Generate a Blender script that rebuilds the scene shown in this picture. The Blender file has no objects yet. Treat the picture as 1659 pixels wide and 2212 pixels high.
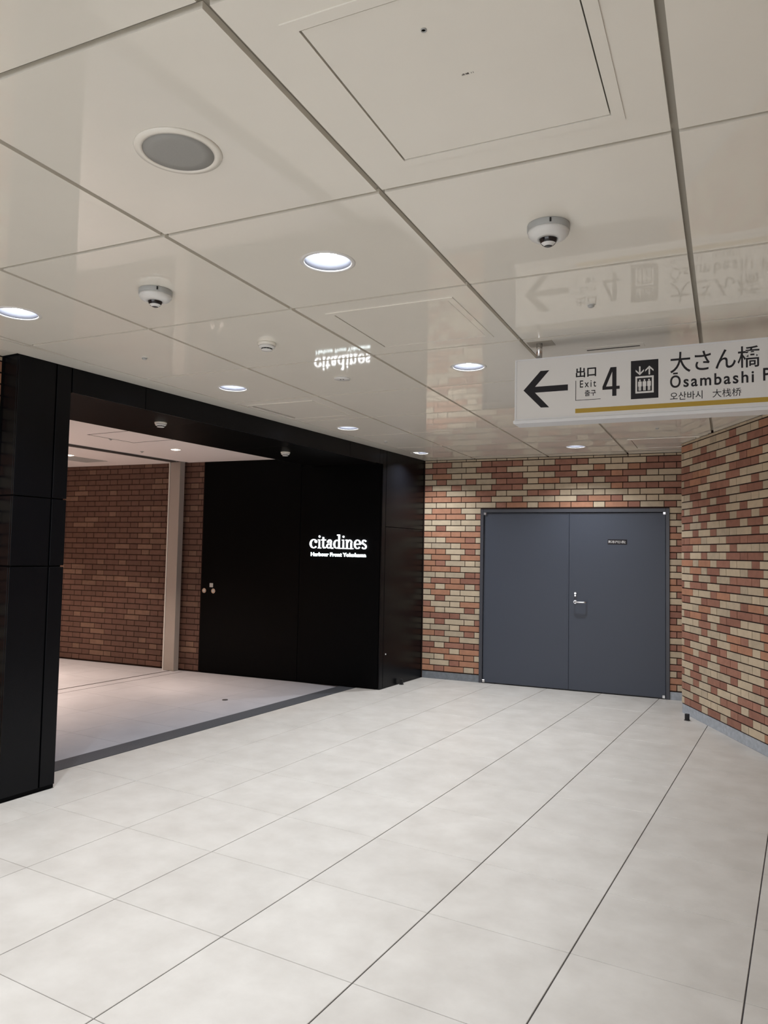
import bpy, bmesh, math, random
from mathutils import Vector, Matrix
random.seed(7)
SC = bpy.context.scene
COL = SC.collection

# ------------------------------------------------------------------ camera
CAM_H = 1.504
F_PX, YAW, PITCH, ROLL = 1612.15, 0.5160, 0.0552, 0.0197
def cam_axes():
    cy, sy, cp, sp = math.cos(YAW), math.sin(YAW), math.cos(PITCH), math.sin(PITCH)
    fwd = Vector((-sy*cp, cy*cp, sp)); right = Vector((cy, sy, 0)); up = right.cross(fwd)
    cr, sr = math.cos(ROLL), math.sin(ROLL)
    return cr*right + sr*up, -sr*right + cr*up, fwd
cd = bpy.data.cameras.new('camera')
cd.sensor_fit = 'HORIZONTAL'; cd.sensor_width = 36.0; cd.lens = 36.0*F_PX/1659.0
cd.clip_start = 0.05; cd.clip_end = 100
camera = bpy.data.objects.new('camera', cd); COL.objects.link(camera)
_r, _u, _f = cam_axes()
camera.matrix_world = Matrix(((_r.x, _u.x, -_f.x, 0), (_r.y, _u.y, -_f.y, 0), (_r.z, _u.z, -_f.z, CAM_H), (0, 0, 0, 1)))
SC.camera = camera

# ------------------------------------------------------------------ world, exposure, light levels
world = bpy.data.worlds.new('world'); SC.world = world; world.use_nodes = True
bgn = world.node_tree.nodes['Background']
bgn.inputs[0].default_value = (0.95, 0.96, 1.0, 1); bgn.inputs[1].default_value = 2.3   # the bright concourse the corridor opens to behind the viewer
SC.view_settings.view_transform = 'Standard'
SC.view_settings.look = 'None'
SC.view_settings.gamma = 1.0
SC.view_settings.use_curve_mapping = False
SC.view_settings.exposure = 0.07
DOWN_W = 14.6            # each corridor downlight
DOWN_COL = (0.93, 0.96, 1.0)
LOBBY_W = 13.0            # each warm lobby downlight
LOBBY_COL = (1.0, 0.78, 0.63)

# ------------------------------------------------------------------ key dimensions
HC = 2.66                                    # corridor ceiling
ROT = 0.0835                                 # ceiling grid turned against the floor grid
LX, LY, LA, LB = -2.8593, 0.9770, 0.8811, 0.8918
FX, FY, FT = -3.8007, 1.7096, 0.6            # floor tile grid
BACK0 = Vector((-4.113, 8.262)); BANG = math.radians(5.942)
BT = Vector((math.cos(BANG), math.sin(BANG))); BN = Vector((math.sin(BANG), -math.cos(BANG)))
RW0 = Vector((-1.087, 7.932)); RANG = math.radians(-59.9)
RT = Vector((math.cos(RANG), math.sin(RANG))); RN = Vector((math.sin(RANG), -math.cos(RANG)))
RLEN = 4.9
EASTX = RW0.x + RT.x*RLEN
EASTY = RW0.y + RT.y*RLEN
FACX = -4.12                                 # plane of the black facade
LOB0 = Vector((-4.138, 7.223))               # return wall start (same direction as the back wall)
SOUTHY = -3.6
def lat(i, j):
    a, b = i*LA, j*LB; c, s = math.cos(ROT), math.sin(ROT)
    return Vector((LX + a*c - b*s, LY + a*s + b*c))

# ------------------------------------------------------------------ materials
MATS = {}
def mat(name, col, rough=0.5, spec=0.5, metal=0.0, noise=0.0, nscale=8.0, bump=0.0, bscale=60.0, emit=None, estr=0.0, coat=0.0, col2=None, stretch=None, objrand=0.0):
    m = bpy.data.materials.new(name); m.use_nodes = True; nt = m.node_tree
    b = nt.nodes['Principled BSDF']
    b.inputs['Base Color'].default_value = (*col, 1)
    b.inputs['Roughness'].default_value = rough
    b.inputs['Specular IOR Level'].default_value = spec
    b.inputs['Metallic'].default_value = metal
    b.inputs['Coat Weight'].default_value = coat
    b.inputs['Coat Roughness'].default_value = 0.08
    if emit:
        b.inputs['Emission Color'].default_value = (*emit, 1); b.inputs['Emission Strength'].default_value = estr
    if noise or col2 or bump or objrand:
        geo = nt.nodes.new('ShaderNodeNewGeometry')
        mp = nt.nodes.new('ShaderNodeMapping')
        if stretch: mp.inputs['Scale'].default_value = stretch
        nt.links.new(geo.outputs['Position'], mp.inputs['Vector'])
        n = nt.nodes.new('ShaderNodeTexNoise'); n.inputs['Scale'].default_value = nscale
        n.inputs['Detail'].default_value = 5.0; n.inputs['Roughness'].default_value = 0.6
        nt.links.new(mp.outputs['Vector'], n.inputs['Vector'])
        mx = nt.nodes.new('ShaderNodeMix'); mx.data_type = 'RGBA'
        c2 = col2 or tuple(min(1, c*(1-noise)) for c in col)
        c1 = col if col2 else tuple(min(1, c*(1+noise*0.6)) for c in col)
        mx.inputs['A'].default_value = (*c1, 1); mx.inputs['B'].default_value = (*c2, 1)
        rp = nt.nodes.new('ShaderNodeValToRGB')
        rp.color_ramp.elements[0].position = 0.32; rp.color_ramp.elements[1].position = 0.70
        nt.links.new(n.outputs['Fac'], rp.inputs['Fac']); nt.links.new(rp.outputs['Color'], mx.inputs['Factor'])
        out = mx.outputs['Result']
        if objrand:
            oi = nt.nodes.new('ShaderNodeObjectInfo')
            mr = nt.nodes.new('ShaderNodeMapRange'); mr.inputs['To Min'].default_value = 1-objrand; mr.inputs['To Max'].default_value = 1+objrand
            nt.links.new(oi.outputs['Random'], mr.inputs['Value'])
            hs = nt.nodes.new('ShaderNodeHueSaturation'); nt.links.new(mr.outputs['Result'], hs.inputs['Value'])
            nt.links.new(out, hs.inputs['Color']); out = hs.outputs['Color']
        nt.links.new(out, b.inputs['Base Color'])
        if bump:
            n2 = nt.nodes.new('ShaderNodeTexNoise'); n2.inputs['Scale'].default_value = bscale; n2.inputs['Detail'].default_value = 4
            nt.links.new(geo.outputs['Position'], n2.inputs['Vector'])
            bp = nt.nodes.new('ShaderNodeBump'); bp.inputs['Strength'].default_value = bump; bp.inputs['Distance'].default_value = 0.002
            nt.links.new(n2.outputs['Fac'], bp.inputs['Height']); nt.links.new(bp.outputs['Normal'], b.inputs['Normal'])
    MATS[name] = m
    return m
M_FLOOR = mat('floor_tile', (0.56, 0.54, 0.508), 0.42, 0.45, nscale=4.5, col2=(0.475, 0.452, 0.42), stretch=(1, 1, 1), objrand=0.02)
M_LOBFLOOR = mat('lobby_tile', (0.38, 0.385, 0.42), 0.4, 0.45, nscale=3.0, noise=0.08)
M_GROUTF = mat('floor_grout', (0.055, 0.048, 0.05), 0.8)
M_GROUTL = mat('lobby_grout', (0.22, 0.21, 0.2), 0.8)
M_GRANITE = mat('dark_granite', (0.075, 0.08, 0.09), 0.5, 0.4, noise=0.35, nscale=160)
M_BASE = mat('base_stone', (0.38, 0.41, 0.45), 0.55, 0.4, noise=0.2, nscale=25, bump=0.15)
M_CEIL = mat('ceiling_panel', (0.85, 0.82, 0.738), 0.035, 0.5, noise=0.015, nscale=4)
M_CHAN = mat('joint_channel', (0.40, 0.375, 0.32), 0.5)
M_PLENUM = mat('plenum', (0.10, 0.095, 0.09), 0.9)
M_WHITE = mat('white_plastic', (0.72, 0.72, 0.70), 0.35)
M_GREYP = mat('grey_plastic', (0.42, 0.43, 0.42), 0.4)
M_GRILLE = mat('speaker_grille', (0.34, 0.34, 0.32), 0.55, noise=0.1, nscale=900)
M_RIM = mat('lamp_trim', (0.72, 0.71, 0.68), 0.35)
M_REFL = mat('lamp_reflector', (0.19, 0.20, 0.235), 0.4, 0.2, metal=0.0)
M_LAMP = mat('lamp_disc', (1, 1, 1), 0.5, emit=(0.95, 0.97, 1.0), estr=26.0)
M_WARMLAMP = mat('warm_lamp', (1, 1, 1), 0.5, emit=(1.0, 0.86, 0.72), estr=14.0)
M_BLACK = mat('black_gloss', (0.003, 0.0033, 0.0045), 0.27, 0.16)
M_BLACK2 = mat('black_matte', (0.0022, 0.0023, 0.0026), 0.35, 0.05)
M_SOFFIT = mat('black_soffit', (0.004, 0.0036, 0.0036), 0.4, 0.04)
M_JOINTB = mat('black_joint', (0.001, 0.001, 0.001), 0.7, 0.1)
M_GROUTB = mat('brick_mortar', (0.026, 0.014, 0.011), 0.85, 0.2)
BRK = {
 'c': [mat('cream_brick', (0.54, 0.44, 0.315), 0.6, 0.3, nscale=14, noise=0.10, bump=0.25, objrand=0.06),
       mat('buff_brick', (0.47, 0.385, 0.28), 0.6, 0.3, nscale=14, noise=0.12, bump=0.25, objrand=0.06)],
 'o': [mat('terracotta_brick', (0.42, 0.21, 0.13), 0.6, 0.3, nscale=14, noise=0.14, bump=0.25, objrand=0.07)],
 'r': [mat('red_brick', (0.33, 0.16, 0.112), 0.6, 0.3, nscale=14, noise=0.16, bump=0.25, objrand=0.08),
       mat('brown_brick', (0.29, 0.135, 0.095), 0.6, 0.3, nscale=14, noise=0.16, bump=0.25, objrand=0.08)],
 'l': [mat('shaded_lobby_brick', (0.115, 0.062, 0.047), 0.6, 0.3, nscale=14, noise=0.16, bump=0.25, objrand=0.12)],  # brick colour darkened, the dim lobby light is put into it
 'k': [mat('shaded_lobby_buff_brick', (0.165, 0.10, 0.072), 0.6, 0.3, nscale=14, noise=0.14, bump=0.25, objrand=0.10)]}  # buff brick darkened the same way for the dim lobby
M_PLAINBRICK = mat('distant_brick', (0.45, 0.33, 0.24), 0.8, noise=0.4, nscale=9)
M_DOOR = mat('steel_door_paint', (0.048, 0.057, 0.08), 0.42, 0.45, bump=0.08, bscale=300)
M_FRAME = mat('steel_frame_paint', (0.048, 0.05, 0.062), 0.35, 0.5)
M_STEEL = mat('satin_steel', (0.75, 0.75, 0.76), 0.22, metal=1.0)
M_CREAM = mat('cream_guide', (0.34, 0.31, 0.285), 0.4)
M_LOBCEIL = mat('lobby_ceiling', (0.80, 0.75, 0.73), 0.6)
M_SLOT = mat('dark_slot', (0.03, 0.025, 0.022), 0.7)
M_SIGNW = mat('sign_white', (0.72, 0.71, 0.69), 0.4)
M_SIGNB = mat('sign_body', (0.72, 0.73, 0.74), 0.35)
M_INK = mat('sign_black', (0.006, 0.004, 0.006), 0.5, 0.3)
M_YEL = mat('sign_yellow', (0.42, 0.27, 0.018), 0.5)
M_GLOW = mat('glowing_letter', (1, 1, 1), 0.5, emit=(0.93, 0.97, 1.0), estr=4.0)
M_GLOW2 = mat('glowing_small_letter', (1, 1, 1), 0.5, emit=(0.80, 0.97, 1.0), estr=2.4)
M_LENS = mat('camera_lens', (0.012, 0.011, 0.013), 0.08, 0.6)
M_DOME = bpy.data.materials.new('dome_plastic'); M_DOME.use_nodes = True
_b = M_DOME.node_tree.nodes['Principled BSDF']; _b.inputs['Base Color'].default_value = (0.8, 0.78, 0.8, 1)
_b.inputs['Roughness'].default_value = 0.05; _b.inputs['Transmission Weight'].default_value = 0.9; _b.inputs['IOR'].default_value = 1.2
M_RUBBER = mat('black_rubber', (0.008, 0.008, 0.009), 0.6)
M_DARK = mat('dark_hole', (0.01, 0.01, 0.01), 0.8)

# ------------------------------------------------------------------ helpers
def new_obj(name, data, parent=None):
    o = bpy.data.objects.new(name, data); COL.objects.link(o)
    if parent: o.parent = parent
    return o
def mesh_obj(name, verts, faces, mats, parent=None, midx=None, smooth=False):
    me = bpy.data.meshes.new(name); me.from_pydata([tuple(v) for v in verts], [], faces)
    for m in (mats if isinstance(mats, (list, tuple)) else [mats]): me.materials.append(m)
    if midx: me.polygons.foreach_set('material_index', midx)
    if smooth: me.polygons.foreach_set('use_smooth', [True]*len(faces))
    me.update()
    return new_obj(name, me, parent)
class MB:
    """collects simple solids; build() links them as one mesh object"""
    def __init__(s): s.v = []; s.f = []
    def prism(s, poly, z0, z1):                       # poly: list of (x, y), ccw
        n = len(poly); b = len(s.v)
        s.v += [(p[0], p[1], z0) for p in poly] + [(p[0], p[1], z1) for p in poly]
        s.f.append([b+i for i in reversed(range(n))]); s.f.append([b+n+i for i in range(n)])
        for i in range(n):
            j = (i+1) % n; s.f.append([b+i, b+j, b+n+j, b+n+i])
        return s
    def box(s, x0, x1, y0, y1, z0, z1):
        return s.prism([(x0, y0), (x1, y0), (x1, y1), (x0, y1)], z0, z1)
    def wbox(s, o, t, n, s0, s1, d0, d1, z0, z1):     # box in a wall frame: along t, out along n
        ps = [o + t*a + n*b for a, b in ((s0, d0), (s1, d0), (s1, d1), (s0, d1))]
        ar = sum(ps[i].x*ps[(i+1) % 4].y - ps[(i+1) % 4].x*ps[i].y for i in range(4))
        if ar < 0: ps.reverse()
        return s.prism([(p.x, p.y) for p in ps], z0, z1)
    def cyl(s, c, r, z0, z1, n=24, r1=None):
        r1 = r if r1 is None else r1; b = len(s.v)
        for rr, z in ((r, z0), (r1, z1)):
            s.v += [(c[0]+rr*math.cos(2*math.pi*i/n), c[1]+rr*math.sin(2*math.pi*i/n), z) for i in range(n)]
        s.f.append([b+i for i in reversed(range(n))]); s.f.append([b+n+i for i in range(n)])
        for i in range(n): j = (i+1) % n; s.f.append([b+i, b+j, b+n+j, b+n+i])
        return s
    def tube(s, pts, r, n=10):
        pts = [Vector(p) for p in pts]; rings = []
        for k, p in enumerate(pts):
            d = (pts[min(k+1, len(pts)-1)] - pts[max(k-1, 0)]).normalized()
            u = d.cross(Vector((0, 0, 1)));
            if u.length < 1e-3: u = d.cross(Vector((1, 0, 0)))
            u.normalize(); w = d.cross(u)
            rings.append(len(s.v)); s.v += [tuple(p + u*r*math.cos(2*math.pi*i/n) + w*r*math.sin(2*math.pi*i/n)) for i in range(n)]
        for a, b in zip(rings, rings[1:]):
            for i in range(n): j = (i+1) % n; s.f.append([a+i, a+j, b+j, b+i])
        s.f.append([rings[0]+i for i in reversed(range(n))]); s.f.append([rings[-1]+i for i in range(n)])
        return s
    def build(s, name, m, parent=None, bevel=0.0, smooth=False):
        o = mesh_obj(name, s.v, s.f, m, parent)
        bm = bmesh.new(); bm.from_mesh(o.data); bmesh.ops.recalc_face_normals(bm, faces=bm.faces)
        if bevel: bmesh.ops.bevel(bm, geom=bm.edges[:], offset=bevel, segments=1, affect='EDGES')
        if smooth:
            for f in bm.faces: f.smooth = len(f.verts) == 4
        bm.to_mesh(o.data); bm.free()
        return o
def lathe(name, prof, m, parent=None, n=32, smooth=True, closed=False):
    """prof: list of (r, z), turned round the z axis"""
    v = []; f = []
    for r, z in prof: v += [(r*math.cos(2*math.pi*i/n), r*math.sin(2*math.pi*i/n), z) for i in range(n)]
    k = len(prof)
    for a in range(k if closed else k-1):
        b = (a+1) % k
        for i in range(n): j = (i+1) % n; f.append([a*n+i, a*n+j, b*n+j, b*n+i])
    if not closed:
        if prof[0][0] > 1e-4: f.append([i for i in range(n)])
        if prof[-1][0] > 1e-4: f.append([(k-1)*n+i for i in reversed(range(n))])
    o = mesh_obj(name, v, f, m, parent)
    bm = bmesh.new(); bm.from_mesh(o.data); bmesh.ops.remove_doubles(bm, verts=bm.verts, dist=1e-6)
    bmesh.ops.recalc_face_normals(bm, faces=bm.faces)
    for q in bm.faces: q.smooth = smooth and len(q.verts) <= 4
    bm.to_mesh(o.data); bm.free()
    return o
def struct(o): o['kind'] = 'structure'; return o
def tag(o, label, cat, group=None):
    o['label'] = label; o['category'] = cat
    if group: o['group'] = group
    return o
def empty(name, loc, label, cat, group=None, rz=0.0, mtx=None):
    o = bpy.data.objects.new(name, None); COL.objects.link(o); o.empty_display_size = 0.05
    if mtx is not None: o.matrix_world = mtx
    else: o.location = loc; o.rotation_euler = (0, 0, rz)
    return tag(o, label, cat, group)
def dup(root, loc, label, group=None, rz=None):
    r = root.copy(); COL.objects.link(r); r.location = loc
    if rz is not None: r.rotation_euler = (0, 0, rz)
    r['label'] = label
    if group: r['group'] = group
    for ch in list(root.children):
        c = ch.copy(); COL.objects.link(c); c.parent = r
        for g in ch.children:
            d = g.copy(); COL.objects.link(d); d.parent = c
    return r
def clip(poly, nx, ny, d):                            # keep nx*x + ny*y <= d
    out = []
    for i in range(len(poly)):
        p, q = poly[i], poly[(i+1) % len(poly)]
        a, b = nx*p[0]+ny*p[1]-d, nx*q[0]+ny*q[1]-d
        if a <= 0: out.append(p)
        if (a < 0 < b) or (b < 0 < a):
            t = a/(a-b); out.append((p[0]+(q[0]-p[0])*t, p[1]+(q[1]-p[1])*t))
    return out
def area(p): return 0.5*sum(p[i][0]*p[(i+1) % len(p)][1]-p[(i+1) % len(p)][0]*p[i][1] for i in range(len(p)))
def planes_main(margin=0.0, west=FACX+0.005):
    return [(-1, 0, -(west+margin)), (-BN.x, -BN.y, -(BN.x*BACK0.x+BN.y*BACK0.y)-margin),
            (-RN.x, -RN.y, -(RN.x*RW0.x+RN.y*RW0.y)-margin), (1, 0, EASTX-margin), (0, -1, -SOUTHY-margin)]
CORNER = (RW0.x+0.3, RW0.y)
def pls_for(cell, pls):
    cx = sum(p[0] for p in cell)/len(cell); cy = sum(p[1] for p in cell)/len(cell)
    near = abs(cx-CORNER[0]) < 1.3 and cy > CORNER[1]-0.95
    return [p for k, p in enumerate(pls) if not (near and k == 2)]
def clip_all(poly, pls):
    if len(pls) == 5: pls = pls_for(poly, pls)
    for a, b, d in pls:
        poly = clip(poly, a, b, d)
        if len(poly) < 3: return []
    return poly if area(poly) > 2e-4 else []
def bevel_prism(mb, poly, z0, z1, e=0.0015):
    """prism with a small chamfer round the upper face (floor tiles)"""
    n = len(poly); cx = sum(p[0] for p in poly)/n; cy = sum(p[1] for p in poly)/n
    def ins(p):
        d = math.hypot(p[0]-cx, p[1]-cy); k = 1-e*1.4/max(d, 1e-3); return (cx+(p[0]-cx)*k, cy+(p[1]-cy)*k)
    b = len(mb.v); up = 1 if z1 > z0 else -1
    mb.v += [(p[0], p[1], z0) for p in poly] + [(p[0], p[1], z1-up*e) for p in poly] + [(*ins(p), z1) for p in poly]
    mb.f.append([b+i for i in range(n)]); mb.f.append([b+2*n+i for i in range(n)])
    for r in (0, 1):
        for i in range(n): j = (i+1) % n; mb.f.append([b+r*n+i, b+r*n+j, b+(r+1)*n+j, b+(r+1)*n+i])

# ------------------------------------------------------------------ bricks
_bm_cache = {}
def brick_mesh(w, h, d=0.012, e=0.0018):
    key = (round(w, 3), round(h, 3))
    if key in _bm_cache: return _bm_cache[key]
    v = []
    for (ii, y) in ((0, 0.0), (0, -(d-e)), (e, -d)):
        v += [(ii, y, ii), (w-ii, y, ii), (w-ii, y, h-ii), (ii, y, h-ii)]
    f = [[8, 9, 10, 11]]
    for r in (0, 4):
        for i in range(4): j = (i+1) % 4; f.append([r+i, r+j, r+4+j, r+4+i])
    me = bpy.data.meshes.new('brick'); me.from_pydata(v, [], f); me.materials.append(BRK['c'][0]); me.update()
    _bm_cache[key] = me
    return me
def pick(c): L = BRK[c]; return L[0] if len(L) == 1 or random.random() < 0.6 else L[1]
def lay_bricks(wall, origin, t, n, bricks, limit=300, vis=None):
    """bricks: (s0, s1, z0, z1, colour); faces lie in the plane through origin, 12 mm thick"""
    ang = math.atan2(t.y, t.x)
    def score(b):
        p = origin + t*((b[0]+b[1])/2)
        if vis and not vis(b): return 0
        return (b[1]-b[0])/math.hypot(p.x, p.y)
    order = sorted(bricks, key=score, reverse=True)
    base = origin - n*0.012
    for (s0, s1, z0, z1, c) in order[:limit]:
        o = new_obj('brick', brick_mesh(s1-s0, z1-z0), wall)
        p = base + t*s0 - n*(random.random()*0.0012)
        o.location = (p.x, p.y, z0); o.rotation_euler = (0, 0, ang)
        o.material_slots[0].link = 'OBJECT'; o.material_slots[0].material = pick(c)
    rest = order[limit:]
    if rest:
        mats = [m for L in BRK.values() for m in L]; v = []; f = []; mi = []
        for (s0, s1, z0, z1, c) in rest:
            m = mats.index(pick(c)); b = len(v); w, h, d, e = s1-s0, z1-z0, 0.012, 0.0018
            for (ii, y) in ((0, 0.0), (0, -(d-e)), (e, -d)):
                for (a, zz) in ((ii, ii), (w-ii, ii), (w-ii, h-ii), (ii, h-ii)):
                    p = base + t*(s0+a) - n*y; v.append((p.x, p.y, z0+zz))
            f.append([b+8, b+9, b+10, b+11]); mi.append(m)
            for r in (0, 4):
                for i in range(4): j = (i+1) % 4; f.append([b+r+i, b+r+j, b+r+4+j, b+r+4+i]); mi.append(m)
        o = mesh_obj('brickwork', v, f, mats, wall, mi); o['kind'] = 'stuff'
PIT, ZB0 = 0.0705, 0.092
JH, JV = 0.0098, 0.0074
def course_z(k): return ZB0 + PIT*k + JH/2, min(ZB0 + PIT*(k+1) - JH/2, HC - 0.004)
def runs(start, first, s_end, smin):
    """alternating stretcher / header cells from a joint at start"""
    out = []; s = start; st = first
    while s < s_end:
        w = 0.248 if st == 'S' else 0.127
        a, b = max(s, smin), min(s+w, s_end)
        if b-a > 0.015: out.append((a, b))
        s += w; st = 'H' if st == 'S' else 'S'
    return out
RND = 'ccccrrro'
BACK_ROWS = {0: 'orocoXoc', 1: 'ocroX.o', 2: 'ccoocXcr', 3: 'rocoX.r', 4: 'rcrrrXcr', 5: 'ccocX.c', 6: 'orcrcXrr', 7: 'cccoX.c',
 8: 'crccrXrr', 9: 'rrrcX.o', 10: 'occrcXrc', 11: 'rccoX.r', 12: 'crcccXrr', 13: 'coccX.c', 14: 'ococrXcr', 15: 'croroX.o'[:4]+'X.o',
 16: 'cccrrXor', 17: 'ooocX.c', 18: 'orcccXcr', 19: 'cocoX.c', 20: 'oocrcXrc', 21: 'cccoX.r', 22: 'ccorcXcr', 23: 'ooooX.o',
 24: 'crccrXrc', 25: 'ccccX.c', 26: 'ooocrXcr', 27: 'coocX.c',
 28: 'cccccrocoooco rcrc'.replace(' ', ''), 29: 'oooorcrcccrorccc', 30: 'oocc'+'rccrrcccccc'+'rr', 31: 'rcrccrrccccc'+'orr'+'r',
 32: 'crcrcrrcocrcrcccr', 33: 'cocccrrccrcr'+'orc'+'c', 34: 'rrccrrccrrcocorrr', 35: 'crccrrrccrrcccrr', 36: 'ccccccccccccccccc'}
def back_colour(k, idx, s):
    r = BACK_ROWS.get(k, '')
    if 'X' in r:
        left, right = r.split('X')
        if s < 1.7: return left[idx] if idx < len(left) else random.choice(RND)
        if k % 2 == 0: return right[0] if idx == 15 else right[1] if idx > 15 else 'c'
        return right[1] if len(right) > 1 and idx >= 15 else 'c'
    return r[idx] if idx < len(r) else random.choice('ccr')
RIGHT_ROWS = ['crrcrcrcco'[:8]+'co', 'crcccrrcc', 'rrcccrrcrr', 'crcrccrrc', 'rcrcrrcccr', 'crcccrcrr', 'crrrcrrccr', 'ocrcrrccr', 'crccrrcccc',
 'rrcrcooco'[:5]+'ooco'[:4], 'rccrccorco', 'ccrcrccco', 'crorcrrccr', 'ccoccrrrr', 'rrcrrccroc', 'occrocccc', 'rcrrcrrcco', 'crcrcrrrc', 'ccocrcccrc',
 'ococrccrc', 'crcrccrrrc', 'rccrcrccc', 'rroccc'+'rrrr', 'crcrcccrc', 'crcrccrcrc', 'rcrcrcrcr', 'rcrcrrcrcr', 'crrcrcccc', 'ccrcrrcrrc',
 'rrcrrccrc', 'crorccrccc', 'roocc'+'rrrc', 'rrccrrcroc', 'crrrccrcr', 'cccrccrcrr', 'occccrcco', 'cccccccccc']

# ------------------------------------------------------------------ floor
floor = struct(MB().box(-9.8, 2.6, SOUTHY-0.1, 9.6, -0.12, -0.004).build('floor', M_GROUTF))
G = 0.0024; GC = 0.0014
for i in range(-1, 10):
    for j in range(-9, 12):   # the floor reaches the brick wall left of the pillar too
        x0, y0 = FX+FT*i, FY+FT*j
        cell = [(x0+G, y0+GC), (x0+FT-G, y0+GC), (x0+FT-G, y0+FT-GC), (x0+G, y0+FT-GC)]
        polys = []
        p = clip_all(cell, planes_main(0.0))
        if p: polys.append(p)
        if i == -1 and y0 < 2.77:
            q = clip_all(cell, [(-1, 0, 4.272), (0, 1, 2.764), (0, -1, -SOUTHY)])
            p2 = clip_all(cell, planes_main(0.0)[:4] + [(0, -1, -2.764)]) if y0+FT > 2.77 else []
            if q: polys = [q] + ([p2] if p2 else [])
        if i == -1 and y0 > 2.77-FT:                     # inside the portal opening
            ry = math.tan(BANG)
            q = clip_all(cell, [(1, 0, FACX+0.005), (0, -1, -3.142), (-ry, 1, LOB0.y - ry*LOB0.x - 0.002)])
            if q and p: # join the two halves when the tile is whole
                full = clip_all(cell, [(0, -1, -3.142), (-ry, 1, LOB0.y - ry*LOB0.x - 0.002)])
                if full and abs(area(full)-area(cell)) < 1e-6: polys = [full]
                else: polys.append(q)
            elif q: polys.append(q)
        if not polys: continue
        mb = MB()
        for q in polys: bevel_prism(mb, q, -0.004, 0.0)
        mb.build('tile', M_FLOOR, floor)
trim = struct(MB().box(-4.60, -4.405, 3.142, 7.17, -0.004, 0.0015).build('trim_1', M_GRANITE))
lobfloor = struct(MB().box(-9.7, -4.602, 3.0, 6.62, -0.004, -0.0025).build('floor_lobby', M_GROUTL))
ry = math.tan(BANG)
for i in range(-9, 0):
    for j in range(0, 8):
        x0, y0 = -4.605+FT*i, 2.31+FT*j
        g = 0.001
        cell = [(x0+g, y0+g), (x0+FT-g, y0+g), (x0+FT-g, y0+FT-g), (x0+g, y0+FT-g)]
        base = [(0, -1, -3.05), (-ry, 1, LOB0.y - ry*LOB0.x - 0.016), (-1, 0, 9.6)]
        polys = [clip_all(cell, base + [(-1, 0, 6.695)]), clip_all(cell, base + [(1, 0, -6.705), (-1, 0, 6.87)]), clip_all(cell, base + [(1, 0, -6.895)])]
        polys = [q for q in polys if q]
        if not polys: continue
        mb = MB()
        for q in polys: mb.prism(q, -0.0035, 0.0)
        mb.build('tile', M_LOBFLOOR, lobfloor)
# two floor rails of the shutter
for a, b in ((-6.7045, -6.6955), (-6.896, -6.868)):
    rail = MB().box(a, b, 3.05, 6.85, -0.003, 0.0006).build('shutter_rail_groove', M_SLOT, lobfloor)

# ------------------------------------------------------------------ ceiling
ceiling = struct(MB().prism([(-4.3, SOUTHY), (EASTX+0.1, SOUTHY), (EASTX+0.1, 9.2), (-4.3, 9.2)], 2.84, 2.92).build('ceiling', M_PLENUM))
GP = 0.010
lights_ij = [(1.5, 1.5), (-0.5, 1.5), (1.5, 3.5), (-0.5, 3.5), (-0.5, 5.5), (-0.5, 7.5), (1.5, 7.5), (1.5, 5.5), (-0.5, -0.5), (1.5, -0.5), (-0.5, -2.5), (1.5, -2.5)]
HATCH = {(2, 0), (1, 2), (-1, 4), (2, 7)}
CROT = Matrix.Rotation(ROT, 2)
def lpoly(i0, i1, j0, j1):
    return [tuple(lat(a, b)) for a, b in ((i0, j0), (i1, j0), (i1, j1), (i0, j1))]
def panel_with_hole(outer, inner, z0, z1):
    """flat panel (underside z0) with a hole through it"""
    bm = bmesh.new()
    for z in (z0, z1):
        eds = []
        for loop in (outer, inner):
            vs = [bm.verts.new((p[0], p[1], z)) for p in loop]
            eds += [bm.edges.new((vs[i], vs[(i+1) % len(vs)])) for i in range(len(vs))]
        bmesh.ops.triangle_fill(bm, use_beauty=True, use_dissolve=False, edges=eds)
    bm.verts.ensure_lookup_table(); n = len(outer)+len(inner); off = 0
    for loop in (outer, inner):
        L = len(loop)
        for i in range(L):
            j = (i+1) % L
            bm.faces.new((bm.verts[off+i], bm.verts[off+j], bm.verts[n+off+j], bm.verts[n+off+i]))
        off += L
    bmesh.ops.recalc_face_normals(bm, faces=bm.faces)
    return bm
gi, gj = GP/LA, GP/LB
PT = 0.018
cmain = planes_main(0.004, west=-3.915)
for i in range(-3, 7):
    for j in range(-6, 10):
        cell = lpoly(i+gi, i+1-gi, j+gj, j+1-gj)
        p = clip_all(cell, cmain)
        if not p or abs(area(p)) < 0.004: continue
        lit = [l for l in lights_ij if math.floor(l[0]) == i and math.floor(l[1]) == j]
        hole = None
        if lit:
            c = lat(*lit[0]); hole = [(c.x+0.098*math.cos(2*math.pi*k/32), c.y+0.098*math.sin(2*math.pi*k/32)) for k in range(32)]
        elif (i, j) in HATCH:
            hole = lpoly(i+0.145, i+0.855, j+0.145, j+0.855)
        if hole:
            if (i, j) in HATCH:
                hole = clip_all(hole, planes_main(0.03, west=-3.9)) or hole
            bm = panel_with_hole(p, hole, HC, HC+PT)
            me = bpy.data.meshes.new('ceiling_panel'); bm.to_mesh(me); bm.free(); me.materials.append(M_CEIL)
            new_obj('ceiling_panel', me, ceiling)
        else:
            MB().prism(p, HC, HC+PT).build('ceiling_panel', M_CEIL, ceiling)
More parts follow.
